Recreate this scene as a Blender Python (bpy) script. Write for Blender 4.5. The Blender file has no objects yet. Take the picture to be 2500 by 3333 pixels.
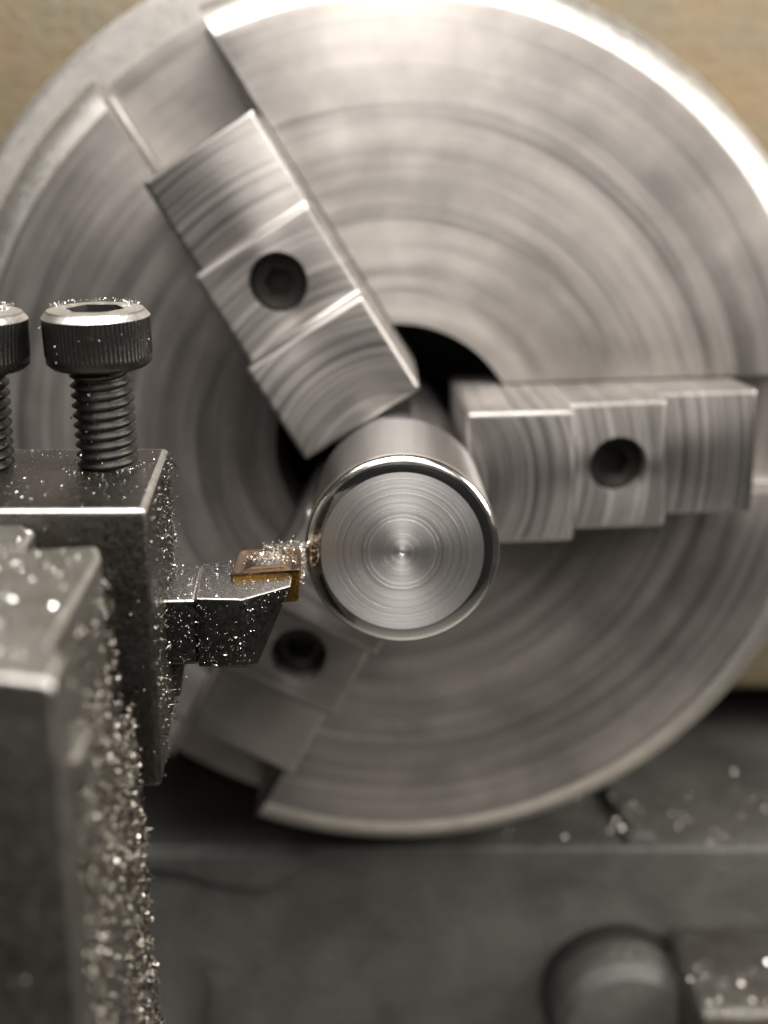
import bpy, bmesh, math, random
import numpy as np
from mathutils import Vector, Matrix

S = 0.001                                   # everything below is written in millimetres
R = math.radians
random.seed(7)
rng = np.random.default_rng(7)
sc = bpy.context.scene
COL = sc.collection

# ------------------------------------------------------------------ camera
cam_d = bpy.data.cameras.new('camera')
cam = bpy.data.objects.new('camera', cam_d)
COL.objects.link(cam)
cam.location = (-2.0167 * S, -133.408 * S, 39.377 * S)
cam.rotation_mode = 'XYZ'
cam.rotation_euler = (R(90 - 14.343), 0, R(0.1288))
cam_d.sensor_fit = 'VERTICAL'
cam_d.sensor_height = 36
cam_d.lens = 38.57
cam_d.clip_start = 0.002
cam_d.clip_end = 20
cam_d.dof.use_dof = True
cam_d.dof.focus_distance = 0.1260
cam_d.dof.aperture_fstop = 15.0
sc.camera = cam

# ------------------------------------------------------------------ world: dim workshop air
w = bpy.data.worlds.new('World')
sc.world = w
w.use_nodes = True
bg = w.node_tree.nodes['Background']
bg.inputs['Color'].default_value = (1.0, 0.965, 0.93, 1)
bg.inputs['Strength'].default_value = 0.035
sc.view_settings.view_transform = 'Standard'
sc.view_settings.look = 'None'
sc.view_settings.exposure = 0
sc.view_settings.gamma = 1
sc.cycles.max_bounces = 8
sc.cycles.sample_clamp_indirect = 4


def area(name, loc, target, sx, sy, power, col):
    d = bpy.data.lights.new(name, 'AREA')
    d.shape = 'RECTANGLE'
    d.size = sx * S
    d.size_y = sy * S
    d.energy = power
    d.color = col
    o = bpy.data.objects.new(name, d)
    COL.objects.link(o)
    o.location = Vector(loc) * S
    v = Vector(target) - Vector(loc)
    o.rotation_euler = v.to_track_quat('-Z', 'Y').to_euler()
    return o


# the machine lamp: six bright strips in a row, straight above the work
for k in range(6):
    area('lamp_strip', (2 + (k - 2.5) * 18, -62, 245), (2 + (k - 2.5) * 18, -10, 0), 5, 80, 0.12, (1, 0.97, 0.935))
area('bevel_fill', (-45, -100, 275), (-20, 0, 0), 300, 120, 1.05, (1, 0.97, 0.935))  # added soft fill overhead, brightens the bevels and top faces
# a lamp from the right, plus an added soft fill behind the camera
area('side_lamp', (330, -60, 150), (10, 70, -10), 200, 140, 1.35, (1, 0.955, 0.90))
area('room_fill', (90, -620, 520), (0, 60, 0), 700, 420, 3.6, (1, 0.965, 0.92))


# ------------------------------------------------------------------ materials
class NT:
    def __init__(s, name):
        s.m = bpy.data.materials.new(name)
        s.m.use_nodes = True
        s.t = s.m.node_tree
        s.b = s.t.nodes['Principled BSDF']
        s.tc = None

    def n(s, kind, **kw):
        x = s.t.nodes.new(kind)
        for k, v in kw.items():
            setattr(x, k, v)
        return x

    def l(s, a, b):
        s.t.links.new(a, b)

    def set(s, node, key, v):
        if hasattr(v, 'is_linked') or isinstance(v, bpy.types.NodeSocket):
            s.l(v, node.inputs[key])
        else:
            node.inputs[key].default_value = v

    def co(s):                               # object coordinates in mm
        if s.tc is None:
            t = s.n('ShaderNodeTexCoord')
            v = s.n('ShaderNodeVectorMath', operation='SCALE')
            s.l(t.outputs['Object'], v.inputs[0])
            v.inputs['Scale'].default_value = 1000
            s.tc = v.outputs[0]
        return s.tc

    def math(s, op, a, b=None, c=None, clamp=False):
        x = s.n('ShaderNodeMath', operation=op, use_clamp=clamp)
        s.set(x, 0, a)
        if b is not None:
            s.set(x, 1, b)
        if c is not None:
            s.set(x, 2, c)
        return x.outputs[0]

    def noise(s, vec, scale, detail=3, rough=0.55, dim='3D', w=None, dist=0.0):
        x = s.n('ShaderNodeTexNoise', noise_dimensions=dim)
        if dim == '1D':
            s.l(w, x.inputs['W'])
        else:
            s.l(vec, x.inputs['Vector'])
        x.inputs['Scale'].default_value = scale
        x.inputs['Detail'].default_value = detail
        x.inputs['Roughness'].default_value = rough
        x.inputs['Distortion'].default_value = dist
        return x.outputs[0]

    def ramp(s, fac, stops):
        x = s.n('ShaderNodeValToRGB')
        s.l(fac, x.inputs[0])
        e = x.color_ramp.elements
        while len(e) < len(stops):
            e.new(0.5)
        for i, (p, c) in enumerate(stops):
            e[i].position = p
            e[i].color = c if len(c) == 4 else (*c, 1)
        return x.outputs[0]

    def remap(s, v, a, b, lo, hi):
        x = s.n('ShaderNodeMapRange')
        s.l(v, x.inputs[0])
        for i, q in enumerate((a, b, lo, hi)):
            x.inputs[i + 1].default_value = q
        return x.outputs[0]

    def mix(s, fac, a, b, mode='MIX'):
        x = s.n('ShaderNodeMix', data_type='RGBA', blend_type=mode)
        s.set(x, 0, fac)
        for k, v in ((6, a), (7, b)):
            if isinstance(v, tuple):
                v = v if len(v) == 4 else (*v, 1)
            s.set(x, k, v)
        return x.outputs[2]

    def bump(s, h, dist_mm, strength=1.0, prev=None):
        x = s.n('ShaderNodeBump')
        s.l(h, x.inputs['Height'])
        x.inputs['Distance'].default_value = dist_mm * S
        x.inputs['Strength'].default_value = strength
        if prev is not None:
            s.l(prev, x.inputs['Normal'])
        return x.outputs[0]

    def polar(s, cx=0, cz=0):                # radius and angle about the spindle axis (object Y)
        sep = s.n('ShaderNodeSeparateXYZ')
        s.l(s.co(), sep.inputs[0])
        x = s.math('ADD', sep.outputs[0], -cx)
        z = s.math('ADD', sep.outputs[2], -cz)
        r = s.math('SQRT', s.math('ADD', s.math('MULTIPLY', x, x), s.math('MULTIPLY', z, z)))
        a = s.math('ARCTAN2', z, x)
        return r, a, x, z, sep.outputs[1]

    def polar_vec(s, kr, ka):                # seamless: noise sampled on (r, cos a, sin a)
        r, a, x, z, y = s.polar()
        c = s.n('ShaderNodeCombineXYZ')
        s.l(s.math('MULTIPLY', r, kr), c.inputs[0])
        s.l(s.math('MULTIPLY', s.math('COSINE', a), ka), c.inputs[1])
        s.l(s.math('MULTIPLY', s.math('SINE', a), ka), c.inputs[2])
        return c.outputs[0], r, a, y


def turned(name, base, rough, aniso=0.8, groove=0.0, streak=0.5, stain=0.3, fine=4.0, kr=1.0):
    """Steel turned or ground about the spindle axis: circular grooves, rub marks and stains."""
    q = NT(name)
    v, r, a, y = q.polar_vec(kr, 1.1)
    arcs = q.noise(v, 0.55, 5, 0.62)                       # long arcs
    v2, _, _, _ = q.polar_vec(kr * 5, 1.6)
    fine_arcs = q.noise(v2, 0.5, 4, 0.6)
    blot = q.noise(q.co(), 0.035, 4, 0.6)
    c1 = q.mix(q.math('MULTIPLY', q.remap(arcs, 0.35, 0.68, 0, 1), streak), tuple(base), tuple(min(1, b * 1.55) for b in base))
    c2 = q.mix(q.math('MULTIPLY', q.remap(blot, 0.42, 0.62, 0, 1), stain), c1, tuple(b * 0.45 for b in base))
    q.l(c2, q.b.inputs['Base Color'])
    q.b.inputs['Metallic'].default_value = 1
    rr = q.math('ADD', q.remap(arcs, 0.3, 0.7, rough * 0.75, rough * 1.25), q.remap(fine_arcs, 0.3, 0.7, -0.05, 0.05))
    q.l(rr, q.b.inputs['Roughness'])
    q.b.inputs['Anisotropic'].default_value = aniso
    t = q.n('ShaderNodeTangent', direction_type='RADIAL', axis='Y')
    q.l(t.outputs[0], q.b.inputs['Tangent'])
    q.b.inputs['Anisotropic Rotation'].default_value = 0.25
    if groove:
        rings = q.noise(None, fine, 6, 0.7, '1D', r)
        q.l(q.bump(q.math('ADD', rings, q.math('MULTIPLY', fine_arcs, 0.5)), groove), q.b.inputs['Normal'])
    return q


def tool_steel(name, base, rough, metallic=1.0, spots=0.5, bumpd=0.03, warm=(0.16, 0.12, 0.07), sc_=0.25, brushed=None):
    q = NT(name)
    a = q.noise(q.co(), sc_, 6, 0.62)
    b = q.noise(q.co(), sc_ * 7, 4, 0.7)
    c = q.mix(q.math('MULTIPLY', q.remap(a, 0.42, 0.66, 0, 1), spots), tuple(base), tuple(x * 0.45 + y_ * 0.3 for x, y_ in zip(base, warm)))
    c = q.mix(q.math('MULTIPLY', q.remap(b, 0.55, 0.75, 0, 1), spots * 0.6), c, tuple(min(1, x * 1.6) for x in base))
    q.l(c, q.b.inputs['Base Color'])
    q.b.inputs['Metallic'].default_value = metallic
    q.l(q.remap(b, 0.3, 0.7, max(0.05, rough - 0.12), rough + 0.14), q.b.inputs['Roughness'])
    h = q.math('ADD', q.noise(q.co(), 3.0, 5, 0.7), q.math('MULTIPLY', b, 1.2))
    if brushed:
        m = q.n('ShaderNodeMapping')
        q.l(q.co(), m.inputs[0])
        m.inputs['Scale'].default_value = brushed
        h = q.math('ADD', h, q.noise(m.outputs[0], 2.0, 4, 0.7))
    q.l(q.bump(h, bumpd), q.b.inputs['Normal'])
    return q


def paint(name, c0, c1, rough, sc_=0.03, bumpd=0.4):
    q = NT(name)
    a = q.noise(q.co(), sc_, 6, 0.62, dist=0.4)
    b = q.noise(q.co(), sc_ * 11, 5, 0.65)
    c = q.mix(q.remap(a, 0.35, 0.65, 0, 1), tuple(c0), tuple(c1))
    c = q.mix(q.remap(b, 0.50, 0.85, 0, 0.55), c, tuple(x * 0.5 for x in c0))
    q.l(c, q.b.inputs['Base Color'])
    q.l(q.remap(b, 0.3, 0.7, rough - 0.1, rough + 0.15), q.b.inputs['Roughness'])
    q.l(q.bump(q.math('ADD', b, a), bumpd), q.b.inputs['Normal'])
    return q


CHUCK = turned('chuck_steel', (0.33, 0.305, 0.285), 0.56, 0.42, 0.012, 0.6, 0.5, 2.0, 0.6).m
JAW = turned('jaw_steel', (0.35, 0.327, 0.307), 0.46, 0.45, 0.008, 0.3, 0.5, 3.0, 1.6).m
q = NT('bright_turned_face')
r_w = q.polar()[0]
rg = q.noise(None, 3.2, 8, 0.75, '1D', r_w)
rg2 = q.noise(None, 1.1, 2, 0.5, '1D', r_w)
q.l(q.mix(q.remap(rg, 0.38, 0.66, 0, 1), (0.66, 0.635, 0.615), (0.82, 0.80, 0.775)), q.b.inputs['Base Color'])
q.b.inputs['Metallic'].default_value = 1
q.l(q.remap(rg2, 0.3, 0.7, 0.42, 0.50), q.b.inputs['Roughness'])
q.b.inputs['Anisotropic'].default_value = 0.6
tt = q.n('ShaderNodeTangent', direction_type='RADIAL', axis='Y')
q.l(tt.outputs[0], q.b.inputs['Tangent'])
q.b.inputs['Anisotropic Rotation'].default_value = 0.25
rs = q.math('POWER', q.remap(rg, 0.5, 0.74, 0, 1), 2.0)
q.l(q.bump(q.math('ADD', rg, rs), 0.018), q.b.inputs['Normal'])
WORK = q.m
RING = turned('polished_edge_steel', (0.42, 0.41, 0.40), 0.09, 0.0, 0.0, 0.2, 0.0, 3, 2).m
# side of the bar: lathe grooves run round it, so highlights stretch along the axis
q = turned('bright_turned_barrel', (0.46, 0.45, 0.44), 0.23, 1.0, 0.0, 0.2, 0.1, 2, 1)
q.b.inputs['Anisotropic Rotation'].default_value = 0.25
sep = q.n('ShaderNodeSeparateXYZ'); q.l(q.co(), sep.inputs[0])
q.l(q.bump(q.noise(None, 5.0, 5, 0.7, '1D', sep.outputs[1]), 0.035), q.b.inputs['Normal'])
BARREL = q.m
BAND = tool_steel('brushed_band_steel', (0.62, 0.59, 0.55), 0.5, 1.0, 0.2, 0.02).m
EDGE = tool_steel('highlight_edge_steel', (0.72, 0.70, 0.65), 0.36, 1.0, 0.7, 0.03, sc_=0.6).m  # bright steel that paints the lamp's highlight onto upper bevels
q = NT('bright_bead_steel')
q.b.inputs['Base Color'].default_value = (0.82, 0.79, 0.75, 1)
q.b.inputs['Metallic'].default_value = 1
q.l(q.remap(q.noise(q.co(), 0.5, 3, 0.6), 0.3, 0.7, 0.14, 0.24), q.b.inputs['Roughness'])
BEAD = q.m
RIM = tool_steel('highlight_rim_steel', (0.68, 0.65, 0.60), 0.46, 1.0, 0.3, 0.01).m  # lighter than the chuck face: the rim's highlight is put into its colour
BOUNCE = tool_steel('bounce_plate_steel', (0.30, 0.29, 0.27), 0.5, 1.0, 0.3, 0.02).m
HOLDER = tool_steel('black_oxide_holder_steel', (0.12, 0.115, 0.105), 0.34, 1.0, 0.6, 0.05).m
POST = tool_steel('worn_tool_post_steel', (0.23, 0.22, 0.20), 0.42, 1.0, 0.8, 0.10, sc_=0.15, brushed=(4, 4, 0.25)).m
SCREW = tool_steel('black_screw_steel', (0.055, 0.055, 0.052), 0.34, 0.9, 0.5, 0.03, sc_=0.6).m
SCREWTOP = tool_steel('worn_bare_screw_steel', (0.70, 0.68, 0.64), 0.40, 1.0, 0.5, 0.03, sc_=0.5).m
SHANK = tool_steel('pale_shank_steel', (0.30, 0.30, 0.31), 0.24, 1.0, 0.4, 0.03, sc_=0.3, brushed=(0.2, 5, 5)).m  # paler, smoother steel for the tool's top faces and the insert screw
SHANKD = tool_steel('dark_shank_steel', (0.09, 0.09, 0.085), 0.33, 1.0, 0.4, 0.02).m
INSERT = tool_steel('bronze_coated_carbide', (0.24, 0.155, 0.09), 0.14, 1.0, 0.5, 0.02, warm=(0.1, 0.05, 0.02), sc_=0.5).m
GOLD = tool_steel('gold_coated_carbide', (0.36, 0.20, 0.05), 0.28, 1.0, 0.3, 0.02, sc_=0.5).m
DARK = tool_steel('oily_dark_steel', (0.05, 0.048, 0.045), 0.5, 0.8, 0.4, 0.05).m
TAN = paint('tan_machine_paint', (0.185, 0.125, 0.062), (0.135, 0.118, 0.075), 0.45, 0.022, 0.6).m
GREY = paint('grey_green_machine_paint', (0.06, 0.059, 0.052), (0.11, 0.107, 0.096), 0.42, 0.05, 0.5).m
DGREY = paint('dark_grey_casting_paint', (0.035, 0.033, 0.030), (0.055, 0.053, 0.047), 0.5, 0.04, 0.5).m
q = NT('bright_metal_chip')
geo = q.n('ShaderNodeObjectInfo')
f = q.noise(q.co(), 2.3, 2, 0.5)
q.l(q.ramp(f, [(0.3, (0.30, 0.26, 0.20)), (0.5, (0.66, 0.64, 0.60)), (0.7, (0.86, 0.85, 0.82))]), q.b.inputs['Base Color'])
q.b.inputs['Metallic'].default_value = 1
q.b.inputs['Roughness'].default_value = 0.22
CHIP = q.m
q = NT('oily_grey_chip')
f = q.noise(q.co(), 1.9, 2, 0.5)
q.l(q.ramp(f, [(0.35, (0.07, 0.055, 0.04)), (0.52, (0.22, 0.20, 0.165)), (0.68, (0.60, 0.58, 0.54))]), q.b.inputs['Base Color'])
q.b.inputs['Metallic'].default_value = 1
q.b.inputs['Roughness'].default_value = 0.30
CRUST = q.m


# ------------------------------------------------------------------ mesh helpers
def link(name, verts, faces, mat, parent=None, org=(0, 0, 0), smooth=False, mats=None, fmat=None, angle=None):
    me = bpy.data.meshes.new(name)
    ox, oy, oz = org
    me.from_pydata([((x - ox) * S, (y - oy) * S, (z - oz) * S) for x, y, z in verts], [], faces)
    for m in (mats or [mat]):
        me.materials.append(m)
    if fmat:
        me.polygons.foreach_set('material_index', fmat)
    bm = bmesh.new(); bm.from_mesh(me)
    bmesh.ops.recalc_face_normals(bm, faces=bm.faces)
    bm.to_mesh(me); bm.free()
    if smooth:
        me.polygons.foreach_set('use_smooth', [True] * len(me.polygons))
        me.set_sharp_from_angle(angle=R(angle or 35))
    o = bpy.data.objects.new(name, me)
    COL.objects.link(o)
    if parent is not None:
        o.parent = parent
    return o


def empty(name, label, cat, org=(0, 0, 0), group=None):
    o = bpy.data.objects.new(name, None)
    o.empty_display_size = 0.005
    COL.objects.link(o)
    o.location = Vector(org) * S
    o['label'] = label
    o['category'] = cat
    if group:
        o['group'] = group
    return o


def tag(o, label, cat=None, kind=None, group=None):
    if label: o['label'] = label
    if cat: o['category'] = cat
    if kind: o['kind'] = kind
    if group: o['group'] = group
    return o


def bevel(o, width, seg=2, angle=30, edge=None):
    """bevel the mesh itself on its sharp edges"""
    bm = bmesh.new(); bm.from_mesh(o.data)
    es = [e for e in bm.edges if len(e.link_faces) == 2 and e.calc_face_angle(0) > R(angle)]
    bmesh.ops.bevel(bm, geom=es, offset=width * S, segments=seg, profile=0.6, affect='EDGES', clamp_overlap=True, material=(len(o.data.materials) if edge else -1))
    bm.to_mesh(o.data); bm.free()
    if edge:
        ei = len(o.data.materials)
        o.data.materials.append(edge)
        for p in o.data.polygons:            # lighter metal on upward bevels only, a painted lamp highlight
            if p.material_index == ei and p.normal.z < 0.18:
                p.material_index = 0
    o.data.polygons.foreach_set('use_smooth', [True] * len(o.data.polygons))
    o.data.set_sharp_from_angle(angle=R(50))
    return o


def prism(name, top, bot, mat, parent=None, org=(0, 0, 0), bev=0.0, seg=2, mats=None, top_mat=None, edge=None):
    """top and bot: lists of (x,y,z), same length"""
    n = len(top)
    v = list(top) + list(bot)
    f = [list(range(n)), list(range(2 * n - 1, n - 1, -1))]
    f += [[i, (i + 1) % n, n + (i + 1) % n, n + i] for i in range(n)]
    fm = None
    if mats:
        fm = [top_mat or 0] + [0] * (len(f) - 1)
    o = link(name, v, f, mat, parent, org, mats=mats, fmat=fm)
    if bev:
        bevel(o, bev, seg, edge=edge)
    return o


def box(name, x0, x1, y0, y1, z0, z1, mat, parent=None, org=(0, 0, 0), bev=0.0, seg=2):
    p = [(x0, y0), (x1, y0), (x1, y1), (x0, y1)]
    return prism(name, [(x, y, z1) for x, y in p], [(x, y, z0) for x, y in p], mat, parent, org, bev, seg)


def lathe(name, groups, mat, parent=None, org=(0, 0, 0), seg=160, axis='Y', mats=None, gm=None, cx=0, cy=0):
    """groups of (r, h) points; corners between groups stay sharp. axis Y: h is y. axis Z: h is z."""
    v, f, fm = [], [], []
    for gi, g in enumerate(groups):
        base = len(v)
        for r, h in g:
            for k in range(seg):
                a = 2 * math.pi * k / seg
                if axis == 'Y':
                    v.append((cx + r * math.cos(a), h, cy + r * math.sin(a)))
                else:
                    v.append((cx + r * math.cos(a), cy + r * math.sin(a), h))
        for i in range(len(g) - 1):
            for k in range(seg):
                k2 = (k + 1) % seg
                f.append([base + i * seg + k, base + i * seg + k2, base + (i + 1) * seg + k2, base + (i + 1) * seg + k])
                fm.append(gm[gi] if gm else 0)
    me = bpy.data.meshes.new(name)
    ox, oy, oz = org
    me.from_pydata([((x - ox) * S, (y - oy) * S, (z - oz) * S) for x, y, z in v], [], f)
    for m in (mats or [mat]):
        me.materials.append(m)
    me.polygons.foreach_set('material_index', fm)
    bm = bmesh.new(); bm.from_mesh(me)
    bmesh.ops.remove_doubles(bm, verts=bm.verts, dist=1e-7)
    bmesh.ops.dissolve_degenerate(bm, edges=bm.edges, dist=1e-8)
    bmesh.ops.recalc_face_normals(bm, faces=bm.faces)
    bm.to_mesh(me); bm.free()
    me.polygons.foreach_set('use_smooth', [True] * len(me.polygons))
    me.set_sharp_from_angle(angle=R(24))
    o = bpy.data.objects.new(name, me)
    COL.objects.link(o)
    if parent is not None:
        o.parent = parent
    return o


# ------------------------------------------------------------------ background: headstock and bed
hs = empty('headstock', 'tan painted lathe headstock casing filling the space behind the chuck', 'headstock', (0, 134, -80))
box('casing', -210, 210, 134, 300, -78, 190, TAN, hs, (0, 134, -80), 5, 3)
lathe('bearing_cover', [[(30, 133.9), (30, 128), (62, 128), (64, 129.5), (64, 133.9)]], DGREY, hs, (0, 134, -80), 96)

bed = empty('lathe_bed', 'dark grey green lathe bed casting with chip covered top under the chuck', 'lathe bed', (0, 88, -170))
B0 = (0, 88, -170)
box('bed_casting', -200, 230, 88, 320, -190, -95.5, GREY, bed, B0, 1.6, 4)
# raised rib running back from the front edge
prism('rib', [(54, 89.5, -92.6), (58.5, 89.5, -92.6), (55, 131, -92.6), (50, 131, -92.6)],
      [(52, 88.6, -95.6), (60.5, 88.6, -95.6), (57, 132, -95.6), (48, 132, -95.6)], GREY, bed, B0, 0.9, 3)
# curved lip standing proud of the bed front on the left
lip = [(-60, -96.2), (-18, -96.2), (-22, -101), (-30, -106), (-40, -104.5), (-48, -101.5), (-60, -100)]
prism('curved_lip', [(x, 86.2, z) for x, z in lip], [(x, 88.5, z) for x, z in lip], GREY, bed, B0, 1.2, 3)
bounce = box('bounce_plate', -260, 260, -260, 60, -196, -190, BOUNCE, None, (0, 0, 0), 2, 2)  # added plate, out of view below, bounces lamp light up to the bar
tag(bounce, None, None, 'structure')

knob = empty('clamp_knob', 'round dark clamp knob low at the right, chips on its rim', 'knob', (60, 74, -140))
lathe('knob_body', [[(0, 72), (9, 72.3), (13.5, 73.5), (15.6, 76.5), (16, 80), (16, 87.9), (10, 87.95)]], GREY, knob, (60, 74, -140), 64, cx=51.5, cy=-132.5)
lathe('knob_collar', [[(16.2, 84), (17.5, 84.5), (17.5, 87.8), (16, 87.9)]], DARK, knob, (60, 74, -140), 64, cx=51.5, cy=-132.5)

pad = empty('machine_foot', 'pale worn metal block cut off by the bottom right corner', 'block', (80, 60, -130))
box('pad_body', 62, 120, 58, 87.9, -185, -115, POST, pad, (80, 60, -130), 3, 3)
peg = empty('round_boss', 'rounded dull grey boss beside the chip crusted tool post base', 'boss', (-38, 60, -120))
lathe('boss_body', [[(0, 40), (5, 40.3), (9, 42), (11, 46), (11.2, 60), (11.2, 87.9)]], DGREY, peg, (-38, 60, -120), 48, cx=-54, cy=-133)

# curved band standing in for a blurred bright streak behind the upper left rim
gt = []
ga = empty('streak_band', 'curved bright metal band standing for a blurred streak behind the upper left rim of the chuck', 'band', (-60, 84, 60))
prof = [(85, 92), (92, 91), (93.6, 92.2), (93.6, 108), (92.4, 109), (85, 109)]
vv, ff = [], []
N = 60
for k in range(N + 1):
    a = R(99 + (172 - 99) * k / N)
    wv = min(1, (k / N) / 0.12, (1 - k / N) / 0.25)
    for r_, y_ in prof:
        rr = 85 + (r_ - 85) * (0.25 + 0.75 * wv ** 0.7)
        vv.append((rr * math.cos(a) - 2.5, y_, rr * math.sin(a)))
m_ = len(prof)
for k in range(N):
    for j in range(m_):
        ff.append([k * m_ + j, k * m_ + (j + 1) % m_, (k + 1) * m_ + (j + 1) % m_, (k + 1) * m_ + j])
ff += [list(range(m_)), list(range(N * m_, N * m_ + m_))]
link('streak_strip', vv, ff, BAND, ga, (-60, 84, 60), smooth=True)

# ------------------------------------------------------------------ the three-jaw chuck
YF = 70.0
ANG = (122, 2, 242)
chuck = empty('lathe_chuck', 'large round three jaw steel chuck with turned face gripping the bar', 'lathe chuck', (0, 0, 0))
sw = 11.35


def sector(k):
    a0, a1 = ANG[k], ANG[k] + 120
    rings = []
    rnd = [(YF + 8.5 * (1 - math.cos(t)), 77.6 + 8.2 * math.sin(t)) for t in [R(x) for x in (8, 16, 24, 33, 42, 51, 60, 70, 80, 90)]]
    for y, Ro, ins, rin in [(YF, 77.6, 0.5, 23.7)] + [(y_, r_, 0.0, 23.0) for y_, r_ in rnd] + [(88, 85.8, 0, 23)]:
        h = sw + ins
        bi, bo = math.degrees(math.asin(h / rin)), math.degrees(math.asin(h / Ro))
        pts = []
        for j in range(13):
            a = R(a0 + bi + (120 - 2 * bi) * j / 12)
            pts.append((rin * math.cos(a), y, rin * math.sin(a)))
        for j in range(61):
            a = R(a1 - bo - (120 - 2 * bo) * j / 60)
            pts.append((Ro * math.cos(a), y, Ro * math.sin(a)))
        rings.append(pts)
    n = len(rings[0])
    v = [p for r_ in rings for p in r_]
    f = [list(range(n))]
    for i in range(len(rings) - 1):
        f += [[i * n + j, i * n + (j + 1) % n, (i + 1) * n + (j + 1) % n, (i + 1) * n + j] for j in range(n)]
    fm_ = [0] + [1 if (13 <= j < n - 1 and 1 <= i < 10) else 0 for i in range(len(rings) - 1) for j in range(n)]
    return v, f, fm_


vs, fs, fms = [], [], []
for k in range(3):
    v, f, fm_ = sector(k)
    o_ = len(vs)
    vs += v
    fms += fm_
    fs += [[i + o_ for i in g] for g in f]
link('chuck_body', vs, fs, CHUCK, chuck, smooth=True, angle=28, mats=[CHUCK, RIM], fmat=fms)
lathe('back_plate', [[(23, 128), (23, 88.02)], [(23, 88.02), (85.8, 88.02)], [(85.8, 88.02), (85.8, 122)], [(85.8, 122), (70, 127.8)], [(70, 127.8), (23, 128)]], CHUCK, chuck, seg=160)
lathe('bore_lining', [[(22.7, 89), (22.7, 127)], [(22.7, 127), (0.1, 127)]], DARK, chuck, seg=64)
# slot rails, two in each slot
for a_deg in ANG:
    a = R(a_deg)
    c, s_ = math.cos(a), math.sin(a)
    for sd in (-1, 1):
        pts = []
        for rr, t in ((64, 9.9), (80.5, 9.9), (80.5, 11.3), (64, 11.3)):
            pts.append((rr * c - sd * t * s_, rr * s_ + sd * t * c))
        prism('slot_rail', [(x, YF + 5, z) for x, z in pts], [(x, YF + 9, z) for x, z in pts], CHUCK, chuck, bev=0.25, seg=1)


def make_jaw():
    prof = [(10.95, 40), (28.5, 40), (28.5, 47), (45, 47), (45, 55), (62.5, 55), (62.5, 86), (10.95, 86)]
    # grind a groove and add saw-like grip steps on the stepped faces
    hw = 11.0
    v = [(r_, y, hw) for r_, y in prof] + [(r_, y, -hw) for r_, y in prof]
    n = len(prof)
    f = [list(range(n)), list(range(2 * n - 1, n - 1, -1))] + [[i, (i + 1) % n, n + (i + 1) % n, n + i] for i in range(n)]
    o = link('jaw', v, f, JAW)
    bevel(o, 1.0, 3)
    # counterbored holes for the jaw screws
    cut = lathe('cutter', [[(0, 30), (4.9, 30), (4.9, 56), (0, 56)]], DARK, seg=40, cx=37, cy=0)
    for c_ in (cut,):
        md = o.modifiers.new('b', 'BOOLEAN')
        md.object = c_
        md.solver = 'EXACT'
    dg = bpy.context.evaluated_depsgraph_get()
    me = bpy.data.meshes.new_from_object(o.evaluated_get(dg))
    o.modifiers.clear()
    o.data = me
    bpy.data.objects.remove(cut)
    me.polygons.foreach_set('use_smooth', [True] * len(me.polygons))
    me.set_sharp_from_angle(angle=R(40))
    return o


jaw0 = make_jaw()
for i, a_deg in enumerate(ANG):
    j = jaw0 if i == 0 else jaw0.copy()
    if i: COL.objects.link(j)
    j.parent = chuck
    j.rotation_euler = (0, -R(a_deg), 0)
# socket screws sunk in the jaws
def hex_pts(r_, n_=6, ph=0):
    return [(r_ * math.cos(2 * math.pi * k / n_ + ph), r_ * math.sin(2 * math.pi * k / n_ + ph)) for k in range(n_)]


def ring_hex_cap(r_out, hexr, seg=48):
    """2D verts/faces of an annulus between a circle and a hexagon"""
    inner = []
    for k in range(seg):
        a = 2 * math.pi * k / seg
        m = (a % (math.pi / 3)) - math.pi / 6
        rr = hexr * math.cos(math.pi / 6) / math.cos(m)
        inner.append((rr * math.cos(a), rr * math.sin(a)))
    outer = [(r_out * math.cos(2 * math.pi * k / seg), r_out * math.sin(2 * math.pi * k / seg)) for k in range(seg)]
    return outer, inner


for a_deg in ANG:
    a = R(a_deg)
    px, pz = 37 * math.cos(a), 37 * math.sin(a)
    out, inn = ring_hex_cap(4.4, 2.6)
    v = [(px + x, 51.2, pz + z) for x, z in out] + [(px + x, 51.2, pz + z) for x, z in inn] + [(px + x, 54.2, pz + z) for x, z in inn] + [(px + x, 55.9, pz + z) for x, z in out]
    n = 48
    f = [[i, (i + 1) % n, n + (i + 1) % n, n + i] for i in range(n)]
    f += [[n + i, n + (i + 1) % n, 2 * n + (i + 1) % n, 2 * n + i] for i in range(n)]
    f += [[i, (i + 1) % n, 3 * n + (i + 1) % n, 3 * n + i] for i in range(n)]
    f += [list(range(2 * n, 3 * n))]
    link('jaw_screw', v, f, SCREW, chuck)

# ------------------------------------------------------------------ the workpiece
work = empty('steel_workpiece', 'shiny turned steel bar with concentric rings on its end face held in the chuck', 'workpiece')
arc = []
for k in range(9):
    t = k / 8 * math.pi / 2
    arc.append((11.5 + 1.0 * math.sin(t), 0.26 + 1.2 * (1 - math.cos(t))))
face = [(0.0, 0.9), (0.22, 0.8), (0.30, 0.05), (0.36, 0.0)]
lathe('end_face', [face, [(0.36, 0), (0.7, 0), (1.4, 0), (10.35, 0)]], WORK, work, seg=192)
lathe('chamfer_ring', [[(10.35, 0.0), (10.5, 0.02), (11.45, 0.24), (11.5, 0.26)], arc], RING, work, seg=192, mats=[RING, BEAD], gm=[0, 1])
lathe('barrel', [[(12.5, 1.46), (12.5, 27.6), (12.2, 28)], [(12.2, 28), (10.9, 28)], [(10.9, 28), (10.9, 120)], [(10.9, 120), (0, 120)]], BARREL, work, seg=192)

# ------------------------------------------------------------------ tool post, holder, screws, turning tool
th = math.radians(7)
ex, ey = (math.cos(th), math.sin(th)), (-math.sin(th), math.cos(th))
HO = (-25.0, -31.5)


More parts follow.
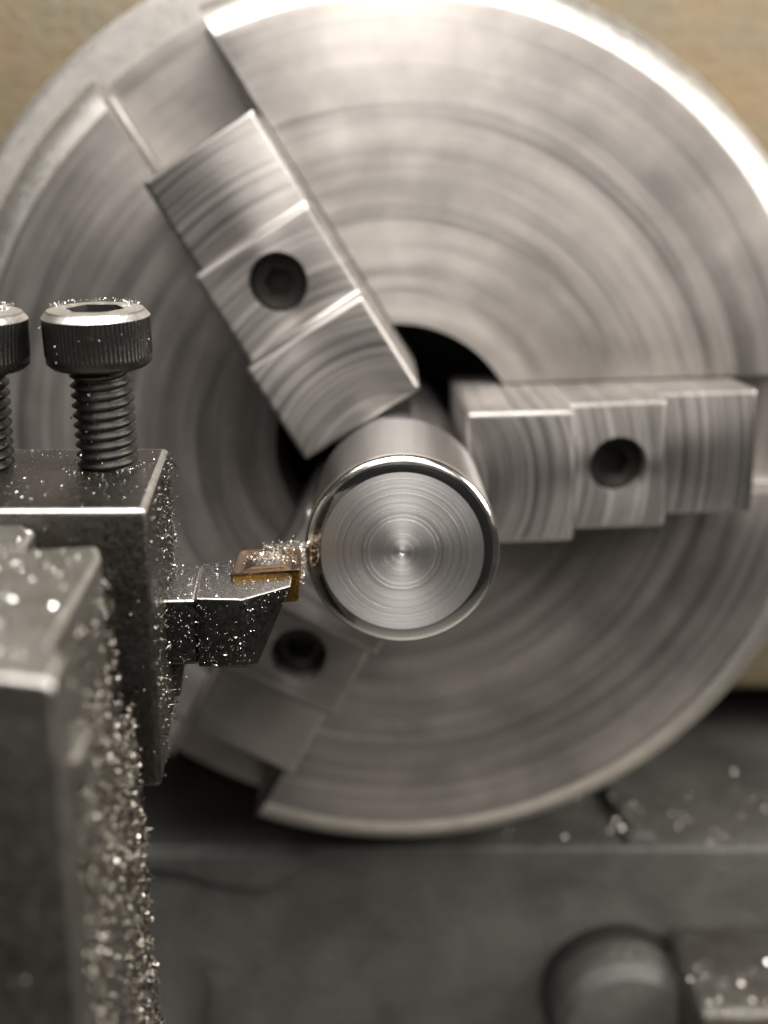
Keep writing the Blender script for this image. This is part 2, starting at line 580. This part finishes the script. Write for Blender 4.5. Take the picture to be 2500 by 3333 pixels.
def H(u, v):           # u along the holder (left negative), v depth away from the camera
    return (HO[0] + u * 1.0 + v * ey[0] , HO[1] + v * ey[1] + u * 0.02)


holder = empty('tool_holder', 'black steel quick change tool holder block with two clamp screws', 'tool holder', (-45, -16, -15.8))
hb = [H(-70, 0), H(0, 0), H(0, 30.7), H(-70, 30.7)]
HOR = (-45, -16, -15.8)
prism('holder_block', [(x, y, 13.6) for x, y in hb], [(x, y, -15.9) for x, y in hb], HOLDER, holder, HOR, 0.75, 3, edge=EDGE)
pl = [H(-3, 22), H(2.2, 22), H(2.2, 30), H(-3, 30)]
prism('holder_lug', [(x, y, -6) for x, y in pl], [(x - (1.6 if i in (1, 2) else 0), y, -15.6) for i, (x, y) in enumerate(pl)], HOLDER, holder, HOR, 0.4, 2)


def make_screw():
    s0 = empty('cap_screw', '', 'screw', (-34, -12, 13.6))
    # thread: helical ridge
    P_, rc, rr_ = 1.12, 3.55, 2.98
    seg = 40
    turns = 13
    v, f = [], []
    rows = turns * seg
    pr = [(rr_, -0.5), (rr_ + 0.05, -0.38), (rc, -0.06), (rc, 0.06), (rr_ + 0.05, 0.38)]
    for i in range(rows + 1):
        a = 2 * math.pi * i / seg
        z = -1.2 + P_ * i / seg
        for r_, dz in pr:
            v.append((r_ * math.cos(a), r_ * math.sin(a), z + dz * P_))
    m = len(pr)
    for i in range(rows):
        for j in range(m - 1):
            f.append([i * m + j, (i + 1) * m + j, (i + 1) * m + j + 1, i * m + j + 1])
        if i + seg < rows:
            f.append([i * m + m - 1, (i + 1) * m + m - 1, (i + 1 + seg) * m, (i + seg) * m])
    o = link('thread', v, f, SCREW, s0, smooth=True, angle=60)
    # head: knurled cylinder
    seg = 432
    prof = [(3.2, 11.55), (5.35, 11.6), (5.9, 12.1), (5.92, 12.9), (5.98, 13.0), (6.0, 16.9), (5.95, 17.05), (5.35, 17.75)]
    v, f = [], []
    for i, (r_, z) in enumerate(prof):
        for k in range(seg):
            a = 2 * math.pi * k / seg
            kk = 0.14 if i in (4, 5) else 0
            rr = r_ + kk * (0.5 + 0.5 * math.cos(a * 72)) - kk
            v.append((rr * math.cos(a), rr * math.sin(a), z))
    for i in range(len(prof) - 1):
        for k in range(seg):
            f.append([i * seg + k, i * seg + (k + 1) % seg, (i + 1) * seg + (k + 1) % seg, (i + 1) * seg + k])
    link('head', v, f, SCREW, s0, smooth=True, angle=50)
    n = 96
    out, inn = ring_hex_cap(5.36, 3.35, n)
    mid, _ = ring_hex_cap(4.1, 2.9, n)
    v = [(x, y, 17.74) for x, y in out] + [(x, y, 17.95) for x, y in mid] + [(x, y, 17.80) for x, y in inn] + [(x, y, 14.6) for x, y in inn]
    # outer ground chamfer, bright
    out2 = [(x * 6.0 / 5.36, y * 6.0 / 5.36, 17.0) for x, y in out]
    v += out2
    f = []
    for a_, b_ in ((4, 0), (0, 1), (1, 2), (2, 3)):
        f += [[a_ * n + i, a_ * n + (i + 1) % n, b_ * n + (i + 1) % n, b_ * n + i] for i in range(n)]
    f += [list(range(3 * n, 4 * n))]
    link('socket_face', v, f, SCREWTOP, s0, smooth=True, angle=30, mats=[SCREWTOP, DARK], fmat=[0] * (3 * n) + [1] * (n + 1))
    return s0


def copy_tree(o, parent=None):
    c = o.copy()
    COL.objects.link(c)
    c.parent = parent
    for ch in o.children:
        copy_tree(ch, c)
    return c


s1 = make_screw()
s1['label'] = 'black knurled cap screw nearer the chuck, whole bright socket head in view'
s1.rotation_euler = (R(5), 0, 0)
s1.location = (-33.5 * S, -11.6 * S, 13.6 * S)
s1.scale = (0.965, 0.965, 1)
s1['group'] = 'clamp screws in the tool holder'
s2 = copy_tree(s1)
s2.location = (-47.2 * S, -13.2 * S, 13.5 * S)
s2.rotation_euler = (R(5), R(0.5), R(25))
s2['label'] = 'black cap screw cut off by the left frame edge, rusty worn head'

post = empty('tool_post', 'worn grey steel tool post with notched top and chip crusted side', 'tool post', (-45, -50, -60))
PO = (-45, -50, -60)
outline = [(-22.6, -70.6), (-23.2, -65.6), (-24.6, -64.2), (-26.4, -43.6), (-27.6, -40.0), (-33.8, -41.4), (-34.6, -35.4), (-36.6, -32.7), (-80, -32.7), (-80, -69.0), (-26, -69.6)]
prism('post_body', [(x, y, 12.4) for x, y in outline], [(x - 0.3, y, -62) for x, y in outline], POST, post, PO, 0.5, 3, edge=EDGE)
# lower ledge on the side of the post
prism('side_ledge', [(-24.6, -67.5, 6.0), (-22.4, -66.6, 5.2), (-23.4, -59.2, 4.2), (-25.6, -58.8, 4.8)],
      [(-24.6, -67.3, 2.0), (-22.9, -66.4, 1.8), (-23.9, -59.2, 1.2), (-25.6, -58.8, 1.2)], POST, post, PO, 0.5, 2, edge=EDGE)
prism('side_plate', [(-26, -63, 0), (-24.8, -60, 0), (-26.8, -42, 0), (-28, -38, 0)],
      [(-26, -63.5, -62), (-24.8, -60, -62), (-25.5, -38, -62), (-28, -36, -62)], POST, post, PO, 0.5, 2)

# turning tool
TO = (-30, -12, -8)
tool = empty('turning_tool', 'dark steel turning tool with gold edged insert cutting the bar', 'cutting tool', TO)
sy = 0.07
def shank_pt(x, y): return (x, y + sy * (x + 24.6))
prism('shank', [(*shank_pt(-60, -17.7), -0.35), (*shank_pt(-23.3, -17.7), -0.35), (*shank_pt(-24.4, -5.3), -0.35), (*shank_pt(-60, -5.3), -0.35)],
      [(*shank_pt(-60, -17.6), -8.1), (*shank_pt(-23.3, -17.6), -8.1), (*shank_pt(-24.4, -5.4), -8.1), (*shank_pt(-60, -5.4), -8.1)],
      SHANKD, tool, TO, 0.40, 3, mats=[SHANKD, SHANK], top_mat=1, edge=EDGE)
hd_t = [(-24.6, -5.6), (-22.6, -4.0), (-20.2, -3.3), (-19.6, -1.0), (-13.4, -1.4), (-12.95, -13.3), (-18.0, -18.2), (-23.2, -17.9)]
hd_b = [(-24.6, -5.6), (-22.6, -5.0), (-21, -5.0), (-20.5, -5.0), (-18.5, -7.0), (-16.9, -14.4), (-18.2, -17.6), (-23.2, -17.7)]
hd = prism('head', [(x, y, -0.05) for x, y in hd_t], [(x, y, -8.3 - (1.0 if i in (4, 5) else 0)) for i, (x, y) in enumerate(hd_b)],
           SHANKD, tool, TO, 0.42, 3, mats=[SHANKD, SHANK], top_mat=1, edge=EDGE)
prism('head_ledge', [(-21.5, -16.4, -8.2), (-17.4, -14.8, -8.9), (-17.9, -10, -8.9), (-21.5, -10, -8.2)],
      [(-21.4, -16.2, -9.0), (-17.8, -14.6, -9.7), (-18.2, -10, -9.7), (-21.4, -10, -9.0)], SHANKD, tool, TO, 0.1, 1)


def rounded(poly, r_, n=6):
    out = []
    m = len(poly)
    for i in range(m):
        p0, p1, p2 = (Vector(poly[(i - 1) % m]), Vector(poly[i]), Vector(poly[(i + 1) % m]))
        d0, d1 = (p0 - p1).normalized(), (p2 - p1).normalized()
        a = p1 + d0 * r_
        b = p1 + d1 * r_
        for k in range(n + 1):
            t = k / n
            out.append(((1 - t) ** 2 * a + 2 * t * (1 - t) * p1 + t * t * b)[:])
    return out


ins = [(-20.5, -1.4), (-12.65, -0.05), (-12.15, -9.9), (-20.2, -11.9)]
cx_, cy_ = -16.4, -5.9
rings = [(0.90, 0.96, -3.3), (0.955, 0.3, 0.45), (0.96, 0.0, 0.98), (0.94, 0, 1.06), (0.88, 0, 1.02), (0.80, 0, 0.72), (0.62, 0, 0.66), (0.55, 0, 0.86), (0.30, 0, 0.86), (0.26, 0, 0.5)]
rings = [(0.945, -3.2), (1.0, 0.46), (0.995, 0.66), (0.965, 0.76), (0.90, 0.73), (0.82, 0.50), (0.66, 0.42), (0.60, 0.62), (0.34, 0.64), (0.30, 0.2)]
base = rounded(ins, 0.8)
n = len(base)
v, f, fm = [], [], []
for s_, z in rings:
    rr = s_ if s_ > 0.5 else s_
    for x, y in base:
        v.append((cx_ + (x - cx_) * rr, cy_ + (y - cy_) * rr, z))
for i in range(len(rings) - 1):
    for k in range(n):
        f.append([i * n + k, i * n + (k + 1) % n, (i + 1) * n + (k + 1) % n, (i + 1) * n + k])
        fm.append(0 if i < 1 else 1)
f.append(list(range((len(rings) - 1) * n, len(rings) * n))); fm.append(1)
f.append(list(range(n))); fm.append(0)
insert = link('insert', v, f, GOLD, tool, TO, smooth=True, mats=[GOLD, INSERT], fmat=fm, angle=40)
lathe('insert_screw', [[(0, 0.58), (1.0, 0.58), (1.6, 0.42), (1.75, 0.21)]], SHANK, insert, TO, 32, 'Z', cx=cx_, cy=cy_)

# ------------------------------------------------------------------ chips
OCT = np.array([(1, 0, 0), (-1, 0, 0), (0, 1, 0), (0, -1, 0), (0, 0, 1), (0, 0, -1)], float)
OF = np.array([(0, 2, 4), (2, 1, 4), (1, 3, 4), (3, 0, 4), (2, 0, 5), (1, 2, 5), (3, 1, 5), (0, 3, 5)])


def chips(name, label, pts, smin, smax, flat=0.45, parent=None, mat=CHIP, curl=0.15, org=(0, 0, 0), cat='metal chips'):
    pts = np.asarray(pts, float)
    n_ = len(pts)
    sz = smin + (smax - smin) * rng.random(n_) ** 2.6
    scl = np.stack([sz * rng.uniform(0.7, 1.5, n_), sz * rng.uniform(0.5, 1.0, n_), sz * rng.uniform(flat * 0.5, flat * 1.4, n_)], 1)
    lng = rng.random(n_) < curl
    scl[lng, 0] *= rng.uniform(1.5, 2.6, lng.sum())
    scl[lng, 1] *= 0.6
    # random rotations
    qn = rng.normal(size=(n_, 4)); qn /= np.linalg.norm(qn, axis=1)[:, None]
    a, b, c, d = qn.T
    Rm = np.stack([np.stack([a*a+b*b-c*c-d*d, 2*(b*c-a*d), 2*(b*d+a*c)], 1),
                   np.stack([2*(b*c+a*d), a*a-b*b+c*c-d*d, 2*(c*d-a*b)], 1),
                   np.stack([2*(b*d-a*c), 2*(c*d+a*b), a*a-b*b-c*c+d*d], 1)], 1)
    V = OCT[None] * (1 + rng.uniform(-0.3, 0.3, (n_, 6, 1))) * scl[:, None, :]
    V = np.einsum('nij,nkj->nki', Rm, V) + pts[:, None, :]
    V = ((V - np.array(org)) * S).reshape(-1, 3)
    F_ = (OF[None] + (np.arange(n_) * 6)[:, None, None]).reshape(-1, 3)
    me = bpy.data.meshes.new(name)
    me.from_pydata(V.tolist(), [], F_.tolist())
    me.materials.append(mat)
    o = bpy.data.objects.new(name, me)
    COL.objects.link(o)
    o['kind'] = 'stuff'
    if parent is not None:
        o.parent = parent
    else:
        o['label'] = label
        o['category'] = cat
    return o


def clumped(n_, lo, hi, cl=0.5, k=14, s_=0.08):
    """points in [lo,hi]^2, part of them in clumps"""
    lo, hi = np.array(lo, float), np.array(hi, float)
    p = lo + (hi - lo) * rng.random((n_, 2))
    c = lo + (hi - lo) * rng.random((k, 2))
    m = rng.random(n_) < cl
    p[m] = c[rng.integers(0, k, m.sum())] + rng.normal(size=(m.sum(), 2)) * s_ * (hi - lo)
    return np.clip(p, lo, hi)


# holder top
uv = clumped(900, (-45, 1), (-0.8, 29.5), 0.55, 16, 0.09)
chips('chips_on_holder', 'scattered bright chips lying on top of the tool holder', [(*H(u, v_), 13.66) for u, v_ in uv], 0.04, 0.16)
# along the holder's chamfer and round the screw foot
pp = []
for _ in range(240):
    a = rng.uniform(0, 2 * math.pi); r_ = 3.6 + abs(rng.normal()) * 0.7
    pp.append((-34 + r_ * math.cos(a), -12 + r_ * math.sin(a), 13.68))
chips('chips_round_screw', 'fine chips gathered round the foot of the whole screw', pp, 0.05, 0.2)
# holder front face, sparse
uv = clumped(160, (-30, -15), (-0.5, 12.5), 0.2)
chips('chips_on_holder_front', 'few tiny chips stuck to the dark front face of the holder', [(H(u, 0)[0], H(u, 0)[1] - 0.03, z) for u, z in uv], 0.03, 0.14)
# holder right end face: crusted
uv = rng.random((2600, 2)) * (30, 29) + (0.6, -15.6)
keep = rng.random(2600) < (0.25 + 0.75 * (uv[:, 0] / 30) ** 1.0)
uv = uv[keep]
pp = [(H(0, v_)[0] + abs(rng.normal()) * 0.35 * (0.3 + v_ / 30), H(0, v_)[1], z) for v_, z in uv]
chips('chip_crust_on_holder_end', 'oily chip crust on the end face of the tool holder beside the tool', pp, 0.07, 0.26, mat=CRUST)
# tool top and front
uv = clumped(420, (-29, -17.4), (-13.4, -4.2), 0.5, 10, 0.1)
chips('chips_on_tool', 'bright chips sprinkled over the top of the turning tool', [(x, y, 0.02 if x > -24 else -0.28) for x, y in uv], 0.05, 0.20)
pp = []
for _ in range(560):
    t = rng.random(); z = -rng.random() * 8
    if t < 0.62:
        x = -28.5 + (t / 0.62) * 10.5; y = -17.95
    else:
        k_ = (t - 0.62) / 0.38
        zz = -z / 8.3
        x0, y0 = -18 - 0.2 * zz, -18.25 + 0.6 * zz
        x1, y1 = -12.95 - 3.95 * zz, -13.35 - 1.0 * zz
        x, y = x0 + (x1 - x0) * k_, y0 + (y1 - y0) * k_
        y -= 0.04
    if x < -23.3: y = shank_pt(x, -17.7)[1] - 0.02
    pp.append((x, y, z - 0.2))
chips('chips_on_tool_front', 'tiny chips clinging to the dark front of the turning tool', pp, 0.03, 0.17, 0.8)
# heap on the insert and at the cutting corner
pp = []
for _ in range(900):
    x, y = rng.normal(-16.2, 1.6), rng.normal(-4.4, 1.5)
    if not (-19.5 < x < -12.9 and -9.0 < y < -0.6): continue
    hgt = 0.55 * math.exp(-((x + 16.2) ** 2 / 5 + (y + 4.4) ** 2 / 4.5))
    pp.append((x, y, 0.55 + hgt * rng.random()))
for _ in range(620):
    t = rng.random()
    x = -17.5 + t * 5.2
    y = -1.2 + rng.normal() * 0.5 + 0.5 * t
    pp.append((x, y, 0.70 + abs(rng.normal()) * (0.35 + 0.25 * t)))
for _ in range(420):
    pp.append((rng.normal(-12.45, 0.22), rng.normal(-2.2, 1.3), rng.uniform(-2.6, 1.4)))
chips('chip_heap_on_insert', 'heap of fine bright chips on the insert against the bar', pp, 0.04, 0.15, 0.4, curl=0.35)
# screw heads
pp = []
for cxs, cys, cz in ((-33.5, -11.6, 13.6), (-47.2, -13.2, 13.5)):
    rust = 1 if cxs < -40 else 0
    for _ in range(260 + 500 * rust):
        a = rng.uniform(0, 2 * math.pi); r_ = rng.normal(3.9 + 0.3 * rust, 0.45 + 0.3 * rust)
        if not 3.35 < r_ < 5.3: continue
        if not rust and math.sin(a) < -0.35 and r_ > 3.3: continue
        pp.append((cxs + r_ * math.cos(a), cys + r_ * math.sin(a), cz + 17.98 + abs(rng.normal()) * 0.12))
    for _ in range(120 + 150 * rust):
        a = rng.uniform(R(190), R(350)); z = rng.uniform(0.5, 17)
        r_ = 6.03 if z > 12 else 3.6
        if z < 12 and rng.random() < 0.3: continue
        pp.append((cxs + r_ * math.cos(a), cys + r_ * math.sin(a), cz + z))
pp = [(x, y - math.sin(R(5)) * (z - 13.6), z + math.sin(R(5)) * ((y + 12.5))) for x, y, z in pp]
chips('chips_on_screws', 'chips and grit stuck on the heads of the two cap screws', pp, 0.04, 0.20)
# post top and side
uv = clumped(1100, (-46, -68), (-25, -36), 0.6, 10, 0.12)
pp = [(x, y, 12.45) for x, y in uv if x < -23.6 - (y + 66) * 0.16 - 0.5 and not (y > -41 and x > -34.5)]
chips('chips_on_post', 'loose chips lying on the notched top of the tool post', pp, 0.05, 0.28)
pp = []
for _ in range(46000):
    y = rng.uniform(-64.5, -36.5); z = rng.uniform(-60, 11)
    t = (y + 64.5) / 30.5
    dens = 0.10 + 0.9 * min(1, max(0, (6 - z) / 16)) * (0.35 + 0.65 * t)
    if rng.random() > dens: continue
    x = -24.4 - 2.5 * t
    if z < 0: x = max(x, -24.8 - 2.0 * t + (1.3 * t) * min(1, -z / 62)) + 0.05
    if y > -41 and z > -4: continue
    pp.append((x + abs(rng.normal()) * 0.36 * dens, y, z))
chips('chip_crust_on_post', 'thick crust of grey chips coating the side of the tool post', pp, 0.05, 0.27, 0.6, curl=0.3, mat=CRUST)
pp = [(rng.uniform(-45, -24), -70.5 + rng.normal() * 0.1, rng.uniform(-60, 8)) for _ in range(60)]
pp = [(x, -69.9 if x < -26 else -70.4, z) for x, y, z in pp]
chips('chips_on_post_front', 'few chips stuck on the smooth dark front face of the tool post', pp, 0.06, 0.3)
# bed
pp = []
for _ in range(900):
    x = rng.uniform(12, 100); y = 88.5 + abs(rng.normal()) * 16
    if rng.random() > (x / 100) ** 1.3: continue
    pp.append((x, y, -95.3))
for _ in range(160): pp.append((rng.normal(54, 2), 88 + rng.random() * 40, -92.4))
chips('chips_on_bed', 'bright chips scattered over the lathe bed under the chuck', pp, 0.15, 0.62)
pp = []
for _ in range(90):
    a = rng.uniform(R(30), R(110)); pp.append((51.5 + 16.4 * math.cos(a), rng.uniform(76, 84), -132.5 + 16.4 * math.sin(a)))
for _ in range(150): pp.append((rng.uniform(62, 90), rng.uniform(58, 74), -114.8))
chips('chips_on_knob', 'coarse chips resting on the clamp knob and the pale block', pp, 0.2, 0.8)
